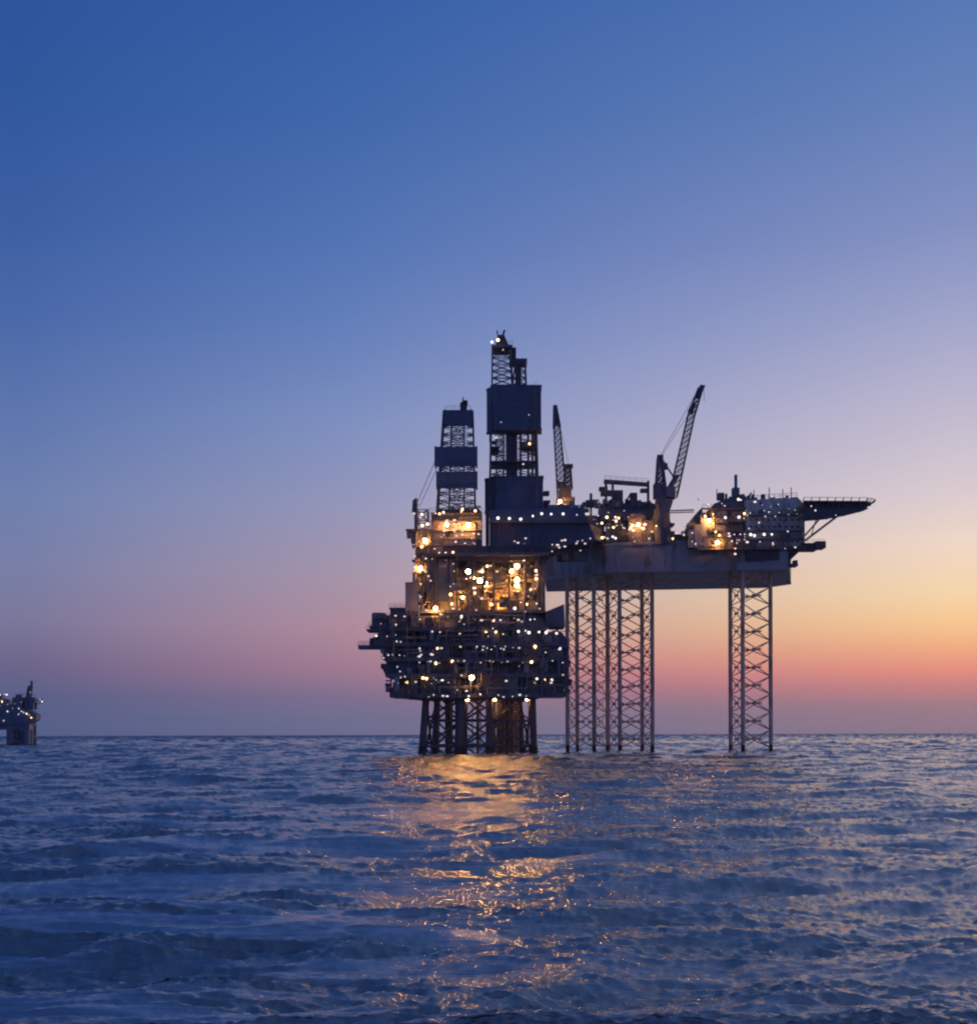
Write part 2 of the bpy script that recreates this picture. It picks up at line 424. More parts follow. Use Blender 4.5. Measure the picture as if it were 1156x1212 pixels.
    # aerated wake streaks; their pale colour also stands in for sky highlights
    st = mrange(noise(.10, .85, 1.0, 6, .62, 1.6), .47, .60, 0, 1)
    fo = mul(mul(st, wk.outputs['Fac']), .28)
    st2 = mrange(noise(.55, 2.1, 1.0, 8, .72, .8), .58, .74, 0, .22)  # pale flecks over the whole sea, standing in for silvery glints
    pt = mrange(noise(.035, .09, 1.0, 3, .55, .5), .42, .60, .1, 1)
    a2 = N.new('ShaderNodeMath'); a2.operation = 'ADD'; L.new(fo, a2.inputs[0]); L.new(mul(st2, pt), a2.inputs[1]); fo = a2.outputs[0]
    # pale foam added round the steel legs to catch the orange lamp glow
    ws = N.new('ShaderNodeAttribute'); ws.attribute_name = 'glow_foam'
    wn = mrange(noise(.35, .22, 1.0, 6, .66, .8), .42, .60, .15, 1)
    ad = N.new('ShaderNodeMath'); ad.operation = 'ADD'; ad.use_clamp = True
    L.new(fo, ad.inputs[0]); L.new(mul(mul(wn, ws.outputs['Fac']), .60), ad.inputs[1]); fo = ad.outputs[0]
    mx = N.new('ShaderNodeMix'); mx.data_type = 'RGBA'; L.new(fo, mx.inputs['Factor'])
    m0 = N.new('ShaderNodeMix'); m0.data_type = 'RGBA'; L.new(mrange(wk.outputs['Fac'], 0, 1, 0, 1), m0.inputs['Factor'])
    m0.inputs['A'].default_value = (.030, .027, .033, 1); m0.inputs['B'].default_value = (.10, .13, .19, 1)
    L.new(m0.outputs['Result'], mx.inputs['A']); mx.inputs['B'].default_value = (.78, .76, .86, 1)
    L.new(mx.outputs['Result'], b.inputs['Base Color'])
    at = me.attributes.new('glow_foam', 'FLOAT', 'POINT'); at.data.foreach_set('value', np.concatenate([glow_foam.ravel(), [0]]).astype(np.float32))
    me.materials.append(m)
    o = bpy.data.objects.new('sea', me); COL.objects.link(o); o['kind'] = 'structure'
    return o
build_sea()

# ================================================================== FIXED PLATFORM
def zl(o, s, lst, Y, kind='w', out=None):
    """lamp positions read off an enlargement with origin o and scale s"""
    return [(o[0]+a/s, o[1]+b/s, Y, kind) for a, b in lst]

def build_platform():
    rnd = random.Random(3)
    Y0 = 425.0
    R = (WX(566, Y0), Y0+14, 0)
    root = empty('oil_platform', R, 'dark many-decked production platform on a dense jacket, glowing with orange floodlights', 'oil platform')
    def B(mb, name, m, parent=root): return mb.build(name, m, parent, R)
    # ---- jacket
    top = 826; bot = 905
    fr = [(504.5, 497.5), (546, 543), (579, 579), (630, 632.5)]
    rear = [(518, 513), (548, 546), (600, 602), (614, 618)]
    pts = {}
    for row, Y in ((fr, Y0+3), (rear, Y0+26)):
        for i, (a, b_) in enumerate(row):
            p0 = Vector((WX(a, Y), Y, WZ(top-3, a, Y))); p1 = Vector((WX(b_, Y), Y, -6))
            r = (1.15, 1.7, 1.2, 1.15)[i]
            jl = B(MB().tube(p1, p0, r, 14), 'jacket_leg', M_DARK)
            B(MB().tube(p1, p1.lerp(p0, (6+2.6)/(p0.z+6)), r+.12, 14), 'marine_growth', M_WET, jl)
            pts[(Y, i)] = (p0, p1)
    br = MB(); ys = sorted({k[0] for k in pts})
    for Y in ys:
        for i in range(3):
            (a0, a1), (b0, b1) = pts[(Y, i)], pts[(Y, i+1)]
            n = 3
            for k in range(n):
                s0, s1 = k/n, (k+1)/n
                br.tube(a0.lerp(a1, s0), b0.lerp(b1, s1), .33, 6); br.tube(b0.lerp(b1, s0), a0.lerp(a1, s1), .38, 6)
                br.tube(a0.lerp(a1, s1*.98), b0.lerp(b1, s1*.98), .42, 6)
    for i in range(4):
        (a0, a1), (b0, b1) = pts[(ys[0], i)], pts[(ys[1], i)]
        br.tube(a0, b1, .38, 6); br.tube(b0, a1, .38, 6)
    B(br, 'jacket_brace', M_DARK)
    # conductors: bundles of vertical well pipes
    cs = [592+3.1*k for k in range(7)] + [516.5, 530, 540, 551, 585, 601, 607, 612, 528, 533, 565]
    for k, px in enumerate(cs):
        Y = Y0 + 6 + (k * 7 % 5) * 3.4
        B(MB().tube((WX(px, Y), Y, -6), (WX(px, Y), Y, WZ(822, px, Y)), .55 if k < 7 else .42, 8), 'conductor', M_DARK)
    ris = MB()
    for k in range(26):
        px = rnd.uniform(502, 630); Y = Y0+rnd.uniform(4, 24)
        ris.tube((WX(px, Y), Y, -6), (WX(px, Y), Y, WZ(822, px, Y)), .18, 6)
    B(ris, 'riser', M_STEEL)
    # ---- tiers: (px0, px1, ceiling, floor)
    tiers = [(461, 671, 797, 821), (456, 670, 778, 797), (455, 667, 760, 778), (449, 662, 742, 760), (459, 650, 724, 742)]
    D = 26
    decks = []; tier_z = []
    for ti, (a, b_, c, f) in enumerate(tiers):
        x0, x1 = WX(a, Y0), WX(b_, Y0); pc = (a+b_)/2; zf = WZ(f, pc, Y0); zc = WZ(c, pc, Y0)
        dk = MB().box(x0, x1, Y0, Y0+D, zf-.9, zf)
        # girder with stiffeners along the edge
        dk.box(x0+.2, x1-.2, Y0-.25, Y0-.01, zf-1.3, zf-.1)
        n = int((x1-x0)/2.1)
        for i in range(n+1):
            xx = x0+.3+(x1-x0-.8)*i/n; dk.box(xx, xx+.16, Y0-.45, Y0-.26, zf-1.25, zf-.15)
        deck = B(dk, 'deck', M_STEEL); decks.append(deck); tier_z.append((zc-.5, deck))
        w = MB()     # cladding panels set back at uneven depths, leaving openings
        xx = x0+.6
        while xx < x1-1.5:
            ww = rnd.uniform(2.5, 8); xe = min(x1-.6, xx+ww); d0 = rnd.choice((1.2, 2.2, 3.6, 6))
            if rnd.random() < .58: B(MB().box(xx, xe, Y0+d0, Y0+d0+1.5, zf+.01, zc-.9), 'cladding_panel', rnd.choice((M_WALL, M_WALL, M_DARK, M_STEEL, M_GREY)), deck)
            xx = xe+rnd.choice((.05, .3, .8))
        w.box(x0+1, x1-1, Y0+13, Y0+D-1, zf+.01, zc-.9)
        B(w, 'cladding', M_WALL, deck)
        cl = MB()
        n = int((x1-x0)/6.5)
        for i in range(n+1):
            xx = x0+.5+(x1-x0-1)*i/n
            B(MB().tube((xx, Y0+.5, zf), (xx, Y0+.5, zc-.9), .28, 6), 'column', M_STEEL, deck)
            if i < n and rnd.random() < .45:
                x2 = x0+.5+(x1-x0-1)*(i+1)/n; B(MB().tube((xx, Y0+.6, zf), (x2, Y0+.6, zc-.9), .17, 5), 'brace', M_STEEL, deck)
        if cl.v: B(cl, 'brace', M_STEEL, deck)
        rl = MB(); rail(rl, (x0, Y0, zf), (x1, Y0, zf)); rail(rl, (x0, Y0, zf), (x0, Y0+D, zf)); rail(rl, (x1, Y0, zf), (x1, Y0+D, zf))
        B(rl, 'railing', M_STEEL, deck)
        clutter(deck, R, a+2, b_-2, c+3, f, Y0+.6, 5, 36, rnd, boxy=.35)
        # ragged outer edge: boxes, davits, pipes and ducts hung on the rim
        for k in range(20):
            px = rnd.uniform(a, b_); xx = WX(px, Y0); w_ = rnd.uniform(.3, 1.6); h_ = rnd.uniform(.5, zc-zf-1.2)
            zz = rnd.uniform(zf-.6, max(zf-.5, zc-1-h_)); q = rnd.random(); Yq = Y0-rnd.uniform(.5, 1.5)
            if q < .45: MB().box(xx, xx+w_, Yq, Y0-.3, zz, zz+h_).build('fitting', pick(rnd, M_STEEL), deck, R)
            elif q < .8: MB().tube((xx, Yq, zf-1), (xx, Yq, zc+.5), rnd.uniform(.1, .3), 6).build('pipe', pick(rnd, M_STEEL), deck, R)
            else: MB().tube((xx, Yq, zz+h_), (xx+rnd.uniform(2, 9), Yq, zz+h_), rnd.uniform(.1, .25), 6).build('pipe', M_PIPE, deck, R)
        for sgn, xe in ((-1, x0), (1, x1)):
            for k in range(7):
                zz = rnd.uniform(zf, zc-1.5); e = rnd.uniform(.4, 2.2); y_ = Y0+rnd.uniform(0, 14)
                MB().box(min(xe, xe+sgn*e), max(xe, xe+sgn*e), y_, y_+rnd.uniform(1, 3), zz, zz+rnd.uniform(.3, 1.8)).build('fitting', pick(rnd, M_STEEL), deck, R)
        for k in range(2): lamp('o', (rnd.uniform(x0+4, x1-4), Y0+rnd.uniform(5, 9), zc-2.0), deck, R)  # warm lamps added inside the tier for an amber glow
        for k in range(10): lamp(rnd.choice('wppo' if k < 3 else 'pp'), (rnd.uniform(x0+1, x1-1), Y0+rnd.uniform(-.7, 1.1), zc-1.2-rnd.choice((0, 0, .4, 1.8))), deck, R)
        # stairs flight
        st = MB(); px = rnd.uniform(a+20, b_-30); xs = WX(px, Y0)
        for k in range(9): st.box(xs+k*.55, xs+k*.55+.5, Y0-1.5, Y0-.5, zf+(zc-zf)*k/9, zf+(zc-zf)*k/9+.1)
        st.tube((xs, Y0-1.5, zf+1), (xs+5, Y0-1.5, zc+.9), .08, 4); st.tube((xs, Y0-1.5, zf), (xs+5, Y0-1.5, zc-.1), .1, 4)
        B(st, 'stair', M_STEEL, deck)
    # cellar underside: keel with sloped right end
    m = MB().side([(463, 821), (668, 821), (662, 815.5), (660, 822.5), (641, 825), (500, 825), (465, 824)], Y0+1, D-2)
    B(MB().side([(463, 824.3), (642, 824.3), (632, 828), (502, 828)], Y0+1, D-2), 'cellar_girder', M_DARK)
    # balconies / overhangs on the left and right flanks
    def plat(px0, px1, py, Y, d, name='balcony', th=2.2, m=M_STEEL, boxes=None, seed=0):
        mb = MB().pbox(px0, px1, py, py+th, Y, d)
        z = WZ(py, (px0+px1)/2, Y)
        rail(mb, (WX(px0, Y), Y, z), (WX(px1, Y), Y, z), 1.2, 1.6)
        rail(mb, (WX(px0, Y), Y+d, z), (WX(px1, Y), Y+d, z), 1.2, 1.6)
        return B(mb, name, m)
    bl = plat(424, 460, 763.5, Y0+6, 5, 'boat_boom', 4.5)
    plat(434, 458, 744.5, Y0+2, 10); plat(441, 462, 731, Y0+3, 9); plat(437, 452, 741, Y0+4, 6, 'balcony', 2)
    plat(452, 462, 777, Y0+2, 14, 'balcony', 3); plat(461, 481, 719, Y0+3, 8)
    lb = MB().pbox(444, 460, 728, 742, Y0+5, 9).pbox(449, 461, 746, 763, Y0+4, 8).pbox(462, 482, 721, 742, Y0+4, 12)
    B(lb, 'utility_module', M_STEEL)
    B(MB().pbox(480, 494.5, 689, 728, Y0+2, 7), 'storage_module', M_GREY)
    clutter(root, R, 440, 462, 722, 744, Y0+4, 5, 10, rnd)
    clutter(root, R, 437, 452, 745, 764, Y0+5, 4, 7, rnd)
    B(MB().side([(646, 724), (668, 715), (669, 742), (646, 742)], Y0+2, 12), 'lifeboat_station', M_WALL)
    # enclosed end boxes at the right flank
    e = MB().side([(646, 748), (664, 748), (672, 757), (672, 812), (664, 819), (646, 819)], Y0+3, 18)
    B(e, 'end_module', M_WALL)
    eb = MB()
    for py in (765, 777, 790, 801): eb.pbox(660, 673, py, py+1.6, Y0+1.5, 4)
    B(eb, 'walkway', M_STEEL)
    # hanging items below cellar deck
    hg = MB()
    for k in range(26):
        px = rnd.uniform(470, 660); hg.pbox(px, px+rnd.uniform(1.5, 5), 823.5, 825+rnd.uniform(1, 4), Y0+rnd.uniform(.5, 14), 1.5)
    B(hg, 'pipe_hanger', M_DARK)

    # ---- upper open process bay (y 655-724) lit by floodlights
    deck = B(MB().pbox(496, 646, 722, 725.5, Y0+1, 22), 'deck', M_STEEL)
    deckU = B(MB().pbox(500, 648, 654, 657.5, Y0+1, 22), 'deck', M_STEEL); decks += [deck, deckU]
    mid_ = MB(); 
    for a, b_, py in ((498, 560, 690), (575, 645, 700), (512, 610, 672), (590, 645, 681)):
        mid_.pbox(a, b_, py, py+1.3, Y0+5, 14)
        z = WZ(py, a, Y0+5); rail(mid_, (WX(a, Y0+5), Y0+5, z), (WX(b_, Y0+5), Y0+5, z))
    B(mid_, 'mezzanine', M_STEEL)
    cl = MB()
    for px in (500, 516, 541, 560, 584.5, 603, 622, 640, 644.5):
        for Y in (Y0+2, Y0+13): B(MB().tube(W(px, 723, Y), W(px, 656, Y), .32, 8), 'column', M_DARK, deck)
    for a, b_ in ((500, 516), (622, 640), (541, 560), (584.5, 603)):
        for c_, d_, e_, g_ in ((a, 722, b_, 690), (b_, 722, a, 690), (a, 690, b_, 657)): B(MB().tube(W(c_, d_, Y0+2), W(e_, g_, Y0+2), .2, 5), 'brace', M_STEEL, deck)
    B(MB().pbox(502, 644, 658, 722, Y0+13.6, 3), 'back_wall', M_STEEL, deck)
    # vessels that catch the orange light
    for px, r, t in ((541, 1.6, 694), (552, 1.1, 700), (566, 1.7, 702), (576, 1.0, 698), (591, 1.9, 702), (601, 1.5, 697), (612, 1.0, 705), (529, 1.2, 705)):
        Y = Y0+rnd.uniform(6, 12)
        v = MB().tube(W(px, 722, Y), W(px, t, Y), r, 14); c = W(px, t, Y); v.ball(c, r*.99, 14, 6, sz=.6)
        B(v, 'vessel', M_YEL if r > 1.4 else M_PIPE, deck)
    clutter(deck, R, 500, 642, 698, 722, Y0+3, 10, 44, rnd, mats=(M_PIPE, M_YEL, M_YEL))
    clutter(deck, R, 500, 560, 674, 690, Y0+6, 10, 14, rnd, mats=(M_PIPE, M_PIPE, M_YEL))
    clutter(deck, R, 590, 644, 660, 681, Y0+6, 10, 14, rnd, mats=(M_STEEL, M_PIPE, M_PIPE))
    # crossing pipe racks
    pr = MB()
    for k in range(26):
        a = rnd.uniform(500, 600); b_ = min(645, a+rnd.uniform(20, 80)); py = rnd.uniform(660, 716); Y = Y0+rnd.uniform(2, 14)
        pr.tube(W(a, py, Y), W(b_, py, Y), rnd.uniform(.12, .35), 6)
    B(pr, 'pipework', M_PIPE, deck)
    for k in range(44):
        px = rnd.uniform(500, 638); py = rnd.uniform(658, 712); w_ = rnd.uniform(2.5, 11); h_ = rnd.uniform(2.5, 14)
        B(MB().pbox(px, min(645, px+w_), py, py+h_, Y0+rnd.uniform(1, 5), rnd.uniform(.8, 3)), 'equipment', rnd.choice((M_DARK, M_DARK, M_STEEL, M_WALL, M_PIPE)), deck)
    for k in range(26):
        px = rnd.uniform(500, 643); Y = Y0+rnd.uniform(1.5, 9); t = rnd.uniform(660, 690)
        B(MB().tube(W(px, 722, Y), W(px, t, Y), rnd.uniform(.12, .4), 6), 'pipe', rnd.choice((M_PIPE, M_STEEL, M_DARK)), deck)
    for k in range(30):
        lamp(rnd.choice('wppo'), W(rnd.uniform(498, 646), rnd.uniform(660, 720), Y0+rnd.uniform(0, 4)), deck, R)
    for k in range(26):
        lamp(rnd.choice('wppo'), W(rnd.uniform(490, 572), rnd.uniform(604, 656), Y0+1.2), deckU, R)
    lamp('F', W(503, 640, Y0+2.4), deckU, R); lamp('F', W(530, 622, Y0+2.2), deckU, R); lamp('F', W(498, 672, Y0+2), deck, R)
    # dark ducts/modules in front of parts of the bay
    B(MB().pbox(505, 538, 665, 712, Y0+3.2, 5).pbox(556, 563, 656, 690, Y0+2.6, 3), 'duct_module', M_WALL, deck)
    B(MB().pbox(524, 652, 646, 654, Y0+2, 12).pbox(540, 648, 657.5, 664, Y0+2.5, 9), 'beam', M_DARK, deckU)
    # ---- left stair tower
    t = MB(); lattice(t, quad(491, 508, 724, Y0+3, 5), quad(494, 507, 603, Y0+3, 5), 9, .26, .15)
    for py in (628, 645, 662, 676, 700, 712): t.pbox(488, 510, py, py+1.4, Y0+2.6, 6)
    tower = B(t, 'stair_tower', M_STEEL)
    clutter(tower, R, 492, 508, 632, 660, Y0+4, 3, 8, rnd); clutter(tower, R, 490, 508, 662, 700, Y0+4, 3, 8, rnd, mats=(M_STEEL, M_PIPE, M_YEL))
    B(MB().pbox(481, 500, 626, 628.5, Y0+2, 5).pbox(482, 487, 629, 636, Y0+3, 3).pbox(487, 497, 631, 642, Y0+3, 4), 'balcony', M_STEEL)
    v = MB().tube(W(493, 628, Y0+4), W(493, 590, Y0+4), .55, 8).tube(W(491, 606, Y0+4), W(491, 592, Y0+4), .8, 8, .5).tube(W(489, 592, Y0+4), W(496, 598, Y0+4), .2, 5)
    v.tube(W(493, 618, Y0+4), W(505, 604, Y0+4), .25, 6)
    B(v, 'vent_stack', M_STEEL)
    # ---- derrick substructure box y 603-646
    sub = B(MB().pbox(512, 570.5, 607, 646, Y0+5, 11), 'drill_module', M_WALL)
    sb = MB()
    for py in (607, 616, 627, 637): sb.pbox(510, 571.5, py, py+1.2, Y0+3.4, 1.4)
    for px in (511, 522, 535, 546, 560, 570): sb.pbox(px, px+1.4, 606, 648, Y0+4.1, .7)
    rail(sb, W(509, 606, Y0+3.4), W(572, 606, Y0+3.4))
    B(sb, 'frame', M_STEEL, sub)
    clutter(sub, R, 512, 568, 610, 645, Y0+3.6, 2, 18, rnd)
    clutter(sub, R, 510, 570, 597, 606, Y0+6, 8, 16, rnd)
    B(MB().pbox(500, 531, 646, 668, Y0+4, 8).pbox(503, 528, 636, 646, Y0+5, 6), 'drill_store', M_STEEL)
    clutter(root, R, 498, 530, 622, 646, Y0+4, 5, 12, rnd)
    # ---- left derrick
    Yd = Y0+6; dd = 11
    dm = MB(); lattice(dm, quad(517.5, 563, 606, Yd, dd), quad(526, 560.5, 486, Yd+1, dd-2), 12, .30, .13)
    lattice(dm, quad(532, 550, 604, Yd+3, 5), quad(535, 550, 500, Yd+3, 5), 7, .2, .11)
    der = B(dm, 'derrick', M_STEEL)
    for a, b_, c, f, ex in ((527, 559, 485, 502.5, 0), (516, 565, 528.5, 551.5, 1), (518, 565, 558, 577.5, 1)):
        w = MB().pbox(a, b_, c, f, Yd-1.2, .5)
        for e in (a, b_): w.box(WX(e, Yd)-.25, WX(e, Yd)+.25, Yd-.7, Yd+4, WZ(f, e, Yd), WZ(c, e, Yd))
        w.pbox(a-.5, b_+.5, f-.8, f+.2, Yd-1.5, .8)
        B(w, 'wind_wall', M_WALL, der)
    cb = MB().pbox(545.5, 553.5, 476, 485, Yd+3, 4).pbox(548, 554.5, 473.5, 478, Yd+3, 3).tube(W(549, 478, Yd+4), W(549, 470, Yd+4), .2, 5)
    rail(cb, W(528, 485, Yd), W(558, 485, Yd))
    B(cb, 'crown_block', M_DARK, der)
    g = MB().tube(W(516, 545, Yd+2), W(494, 596, Yd), .10, 5).tube(W(519, 552, Yd+2), W(497, 600, Yd), .08, 5)
    B(g, 'guy_wire', M_DARK, der)
    for c, f in ((724, 742), (742, 760), (760, 778), (778, 797), (797, 821)):
        for k in range(3):
            a = rnd.uniform(465, 600); b_ = a+rnd.uniform(15, 60); py = rnd.uniform(c+3, f-3); Y = Y0-rnd.uniform(.5, 1.1)
            B(MB().tube(W(a, py, Y), W(b_, py, Y), .2, 6).tube(W(a, py, Y), W(a, f, Y), .2, 6).tube(W(b_, py, Y), W(b_, c, Y), .2, 6), 'pipe_run', M_PIPE)
    # ---- lamps
    o2, s2 = (410, 580), 4.281; o3, s3 = (410, 720), 4.129; LL = []
    w2 = [(555,150),(495,205),(548,205),(590,210),(480,240),(560,268),(605,268),(640,268),(445,300),(510,352),(540,378),(400,350),(405,412),(425,460),
          (545,415),(765,415),(905,362),(935,388),(960,428),(935,500),(960,500),(925,540),(965,575),(375,545),(375,660),(250,680),(180,680),(578,655),(597,685),
          (655,655),(685,655),(712,655),(750,655),(785,655),(850,655),(875,655),(935,655),(955,655),(440,715),(470,715),(575,730),(710,715),(745,705),
          (795,725),(255,735),(255,768),(275,770),(375,805),(375,830),(435,830),(583,800),(660,805),(690,805),(715,805),(738,805),(780,800),(800,805),
          (840,800),(880,805),(910,805),(955,800),(1085,800),(410,610),(545,603),(575,603),(660,608),(775,600),(912,615),(985,600),(345,395),(350,335),(440,350)]
    w3 = [(180,240),(205,230),(230,230),(260,230),(285,230),(360,235),(360,265),(422,230),(520,260),(545,262),(572,262),(652,262),(700,262),(715,262),
          (760,260),(790,260),(785,352),(245,340),(250,370),(290,330),(335,355),(465,355),(495,358),(440,352),(560,325),(1060,325),(1060,270),(1045,200),
          (405,432),(425,428),(470,428),(492,425),(543,405),(590,410),(595,430),(655,422),(740,425),(765,430),(815,428),(850,425),(880,428),(860,265),(450,270),(250,290),(265,310)]
    LL += zl(o2, s2, w2, Y0-.9) + zl(o3, s3, w3, Y0-.9)
    LL += zl(o2, s2, [(873,722),(930,722),(975,722),(1015,722),(1065,722),(852,602),(583,640)], Y0-1, 'W') + zl(o3, s3, [(930,350),(1003,352)], Y0-1, 'W')
    LL += zl(o2, s2, [(400,250),(385,290),(588,95),(475,115),(805,575),(650,518),(385,480)], Y0+2.2, 'o') + zl(o3, s3, [(375,342),(395,350),(900,262)], Y0-1, 'o')
    LL += zl(o2, s2, [(150,735),(490,115)], Y0-1, 'W')
    LL += zl(o2, s2, [(623,172)], Y0+2, 'F') + zl(o2, s2, [(615,418),(678,460),(862,385),(868,458)], Y0-1.9, 'S')
    LL += zl(o2, s2, [(455,598)], Y0-.5, 'F') + zl(o3, s3, [(612,335)], Y0-2.4, 'S')
    # floodlights added in the bay and under the cellar deck for orange glow
    LL += [(560, 684, Y0+2.5, 'F'), (607, 676, Y0+2.5, 'F'), (612, 692, Y0+4, 'F'), (574, 690, Y0+5, 'F'), (548, 707, Y0+5, 'F'), (596, 710, Y0+5, 'F'), (524, 700, Y0+9, 'o'), (628, 698, Y0+8, 'o'), (572, 672, Y0+8, 'o'), (536, 716, Y0+3, 'o'), (582, 716, Y0+3, 'o'), (624, 716, Y0+3, 'o')]
    LL += [(520, 827, Y0+3, 'F'), (553, 827, Y0+3, 'F'), (585, 827, Y0+3, 'F'), (622, 827, Y0+3, 'F')]
    for px, py, Y, k in LL:
        # each lamp belongs to the deck it is mounted on
        z = WZ(py, px, Y)
        par = deckU if py < 660 else deck if py < 722 else min(tier_z, key=lambda t: abs(t[0] - z))[1]
        lamp(k, W(px, py, Y), par, R)
    return root
build_platform()

# ================================================================== JACK-UP RIG
def build_jackup():
    rnd = random.Random(8)
    R = (WX(800, 480), 490, 0)
    root = empty('jack_up_rig', R, 'jack-up drilling rig standing on three open lattice legs beside the platform', 'jack-up rig')
    def B(mb, name, m, parent=root): return mb.build(name, m, parent, R)
    zb, zt = 63.3, 73.6
    A = (WX(646, 498), 498); Bp = (WX(715, 476), 476); C = (WX(934, 466), 466); D = (WX(936, 514), 514); E = (WX(905, 527), 527); G = (WX(648, 538), 538)
    hullpts = [A, Bp, C, D, E, G]
    hb = MB().prism(hullpts, zb, zt)
    cx = sum(p[0] for p in hullpts)/6; cy = sum(p[1] for p in hullpts)/6
    def off(p, s): return (cx+(p[0]-cx)*s, cy+(p[1]-cy)*s)
    hb.prism([off(p, 1.006) for p in hullpts], zb+.0-.25, zb+.45)       # bilge strake
    hb.prism([off(p, 1.008) for p in hullpts], zt-1.0, zt+.1)           # deck edge
    # vertical stiffeners on the front plates
    for P, Q, n in ((A, Bp, 7), (Bp, C, 15), (C, D, 6)):
        for i in range(n+1):
            x = P[0]+(Q[0]-P[0])*i/n; y = P[1]+(Q[1]-P[1])*i/n
            hb.box(x-.12, x+.12, y-.16, y+.1, zb+.45, zt-1.0)
    hull = B(hb, 'hull', M_HULL)
    rb = MB()
    for P, Q in ((A, Bp), (Bp, C), (C, D)): rail(rb, (P[0], P[1]-.3, zt+.1), (Q[0], Q[1]-.3, zt+.1), 1.3, 2.4, .08)
    B(rb, 'railing', M_STEEL, hull)
    for P, Q, k, w in ((A, Bp, .12, 5.0),):
        x = P[0]+(Q[0]-P[0])*k; y = P[1]+(Q[1]-P[1])*k
        B(MB().prism([(x-1.5, y-.3), (x+w, y-1.1), (x+w, y+.2), (x-1.5, y+.6)], zb+2, zt-3), 'hull_panel', M_GREY, hull)
    # ---- legs
    def leg(ch, nm='leg'):
        c0 = [(WX(p, Y), Y, -5) for p, Y in ch]; c1 = [(WX(p, Y), Y, zb+1) for p, Y in ch]
        mb = MB()
        for i, (a, b_) in enumerate(zip(c0, c1)): mb.tube(a, b_, .55, 10)
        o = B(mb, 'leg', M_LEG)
        rk = MB()      # toothed racks on the chords
        for a in c0:
            for k in range(80): rk.box(a[0]-.75, a[0]+.75, a[1]-.12, a[1]+.12, 3+k*.68, 3.36+k*.68)
            rk.box(a[0]-.68, a[0]+.68, a[1]-.1, a[1]+.1, -3, zb)
        B(rk, 'rack', M_LEG, o)
        wg = MB()
        for a in c0: wg.tube(a, (a[0], a[1], 2.4), .7, 10)
        B(wg, 'marine_growth', M_WET, o)
        br = MB(); bays = 11; n = len(c0)
        for i in range(n):
            j = (i+1) % n
            a0, a1, b0, b1 = map(Vector, (c0[i], c1[i], c0[j], c1[j]))
            for k in range(bays):
                t0, t1 = k/bays, (k+1)/bays
                P0, P1, Q0, Q1 = a0.lerp(a1, t0), a0.lerp(a1, t1), b0.lerp(b1, t0), b0.lerp(b1, t1)
                br.tube(P0, Q1, .19, 6); br.tube(Q0, P1, .19, 6)
                c = (P0+Q1)/2; d = (Q0-P0)*.16; br.tube(c-d, c+d, .30, 6)
        B(br, 'brace', M_LEG, o)
        return o
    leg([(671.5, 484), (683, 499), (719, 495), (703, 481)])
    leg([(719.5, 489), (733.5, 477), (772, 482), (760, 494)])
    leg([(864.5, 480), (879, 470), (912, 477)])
    # ---- cantilever and drill floor over the platform
    Yc = 432
    fl = B(MB().side([(580, 604), (690, 601), (706, 640), (640, 649), (580, 650)], Yc, 26), 'drill_floor', M_WALL)
    fb = MB(); 
    fb.side([(578, 616.5), (705, 616.5), (705, 618.5), (578, 618.5)], Yc-1.6, 1.55)
    fb.side([(578, 648), (660, 646), (660, 649), (578, 651)], Yc-1.6, 1.55)
    rail(fb, W(578, 616.5, Yc-1.5), W(705, 616.5, Yc-1.5), 1.3, 2)
    for px in range(582, 704, 9): fb.side([(px, 618.6), (px+.8, 618.6), (px+.8, 646), (px, 646)], Yc-.6, .55)
    B(fb, 'walkway', M_STEEL, fl)
    # cantilever beams back to the hull
    for Ya in (0, 18):
        c = MB(); a = (WX(640, Yc+Ya), Yc+Ya); b_ = (WX(700, 490), 492)
        c.prism([(a[0], a[1]+3), (a[0]+7, a[1]), (b_[0]+9, b_[1]), (b_[0], b_[1]+6)], zt+.12+Ya*.002, zt+4.6+Ya*.002)
        B(c, 'cantilever_beam', M_STEEL)
    lit = B(MB().pbox(575.2, 579.6, 606, 643, Yc+4, 6), 'lit_slit_box', M_YEL)  # ochre box standing in for a bright lit slit
    clutter(fl, R, 600, 700, 592, 601.5, Yc+4, 16, 22, rnd)
    clutter(fl, R, 640, 700, 640, 662, Yc+6, 10, 12, rnd)
    # ---- tall derrick
    Yd = Yc+4; dd = 14
    dm = MB()
    lattice(dm, quad(580, 638, 604, Yd, dd), quad(582, 636, 512, Yd, dd), 7, .36, .15)
    lattice(dm, quad(581.5, 636, 512, Yd, dd), quad(583, 632, 456, Yd, dd), 4, .45, .2)
    lattice(dm, quad(583.5, 608, 456, Yd+3, 8), quad(584, 605, 408, Yd+4, 6), 6, .28, .12)
    lattice(dm, quad(608, 624, 456, Yd+3, 7), quad(611, 623, 426, Yd+4, 6), 4, .24, .11)
    lattice(dm, quad(588, 597, 604, Yd+4, 5), quad(588, 597, 512, Yd+4, 5), 10, .2, .1)
    for px in (617, 626, 631): dm.tube(W(px, 563, Yd+5), W(px, 512, Yd+5), .4, 8)
    der = B(dm, 'derrick', M_STEEL)
    B(MB().pbox(600, 613, 505, 566, Yd+4, 5), 'hoist_column', M_WALL, der)
    mm = MB().pbox(582, 592, 528, 529.2, Yd-.6, 12).pbox(582, 636, 545, 546.3, Yd-.6, 13).pbox(618, 637, 523, 530, Yd+1, 6)
    B(mm, 'monkey_board', M_STEEL, der)
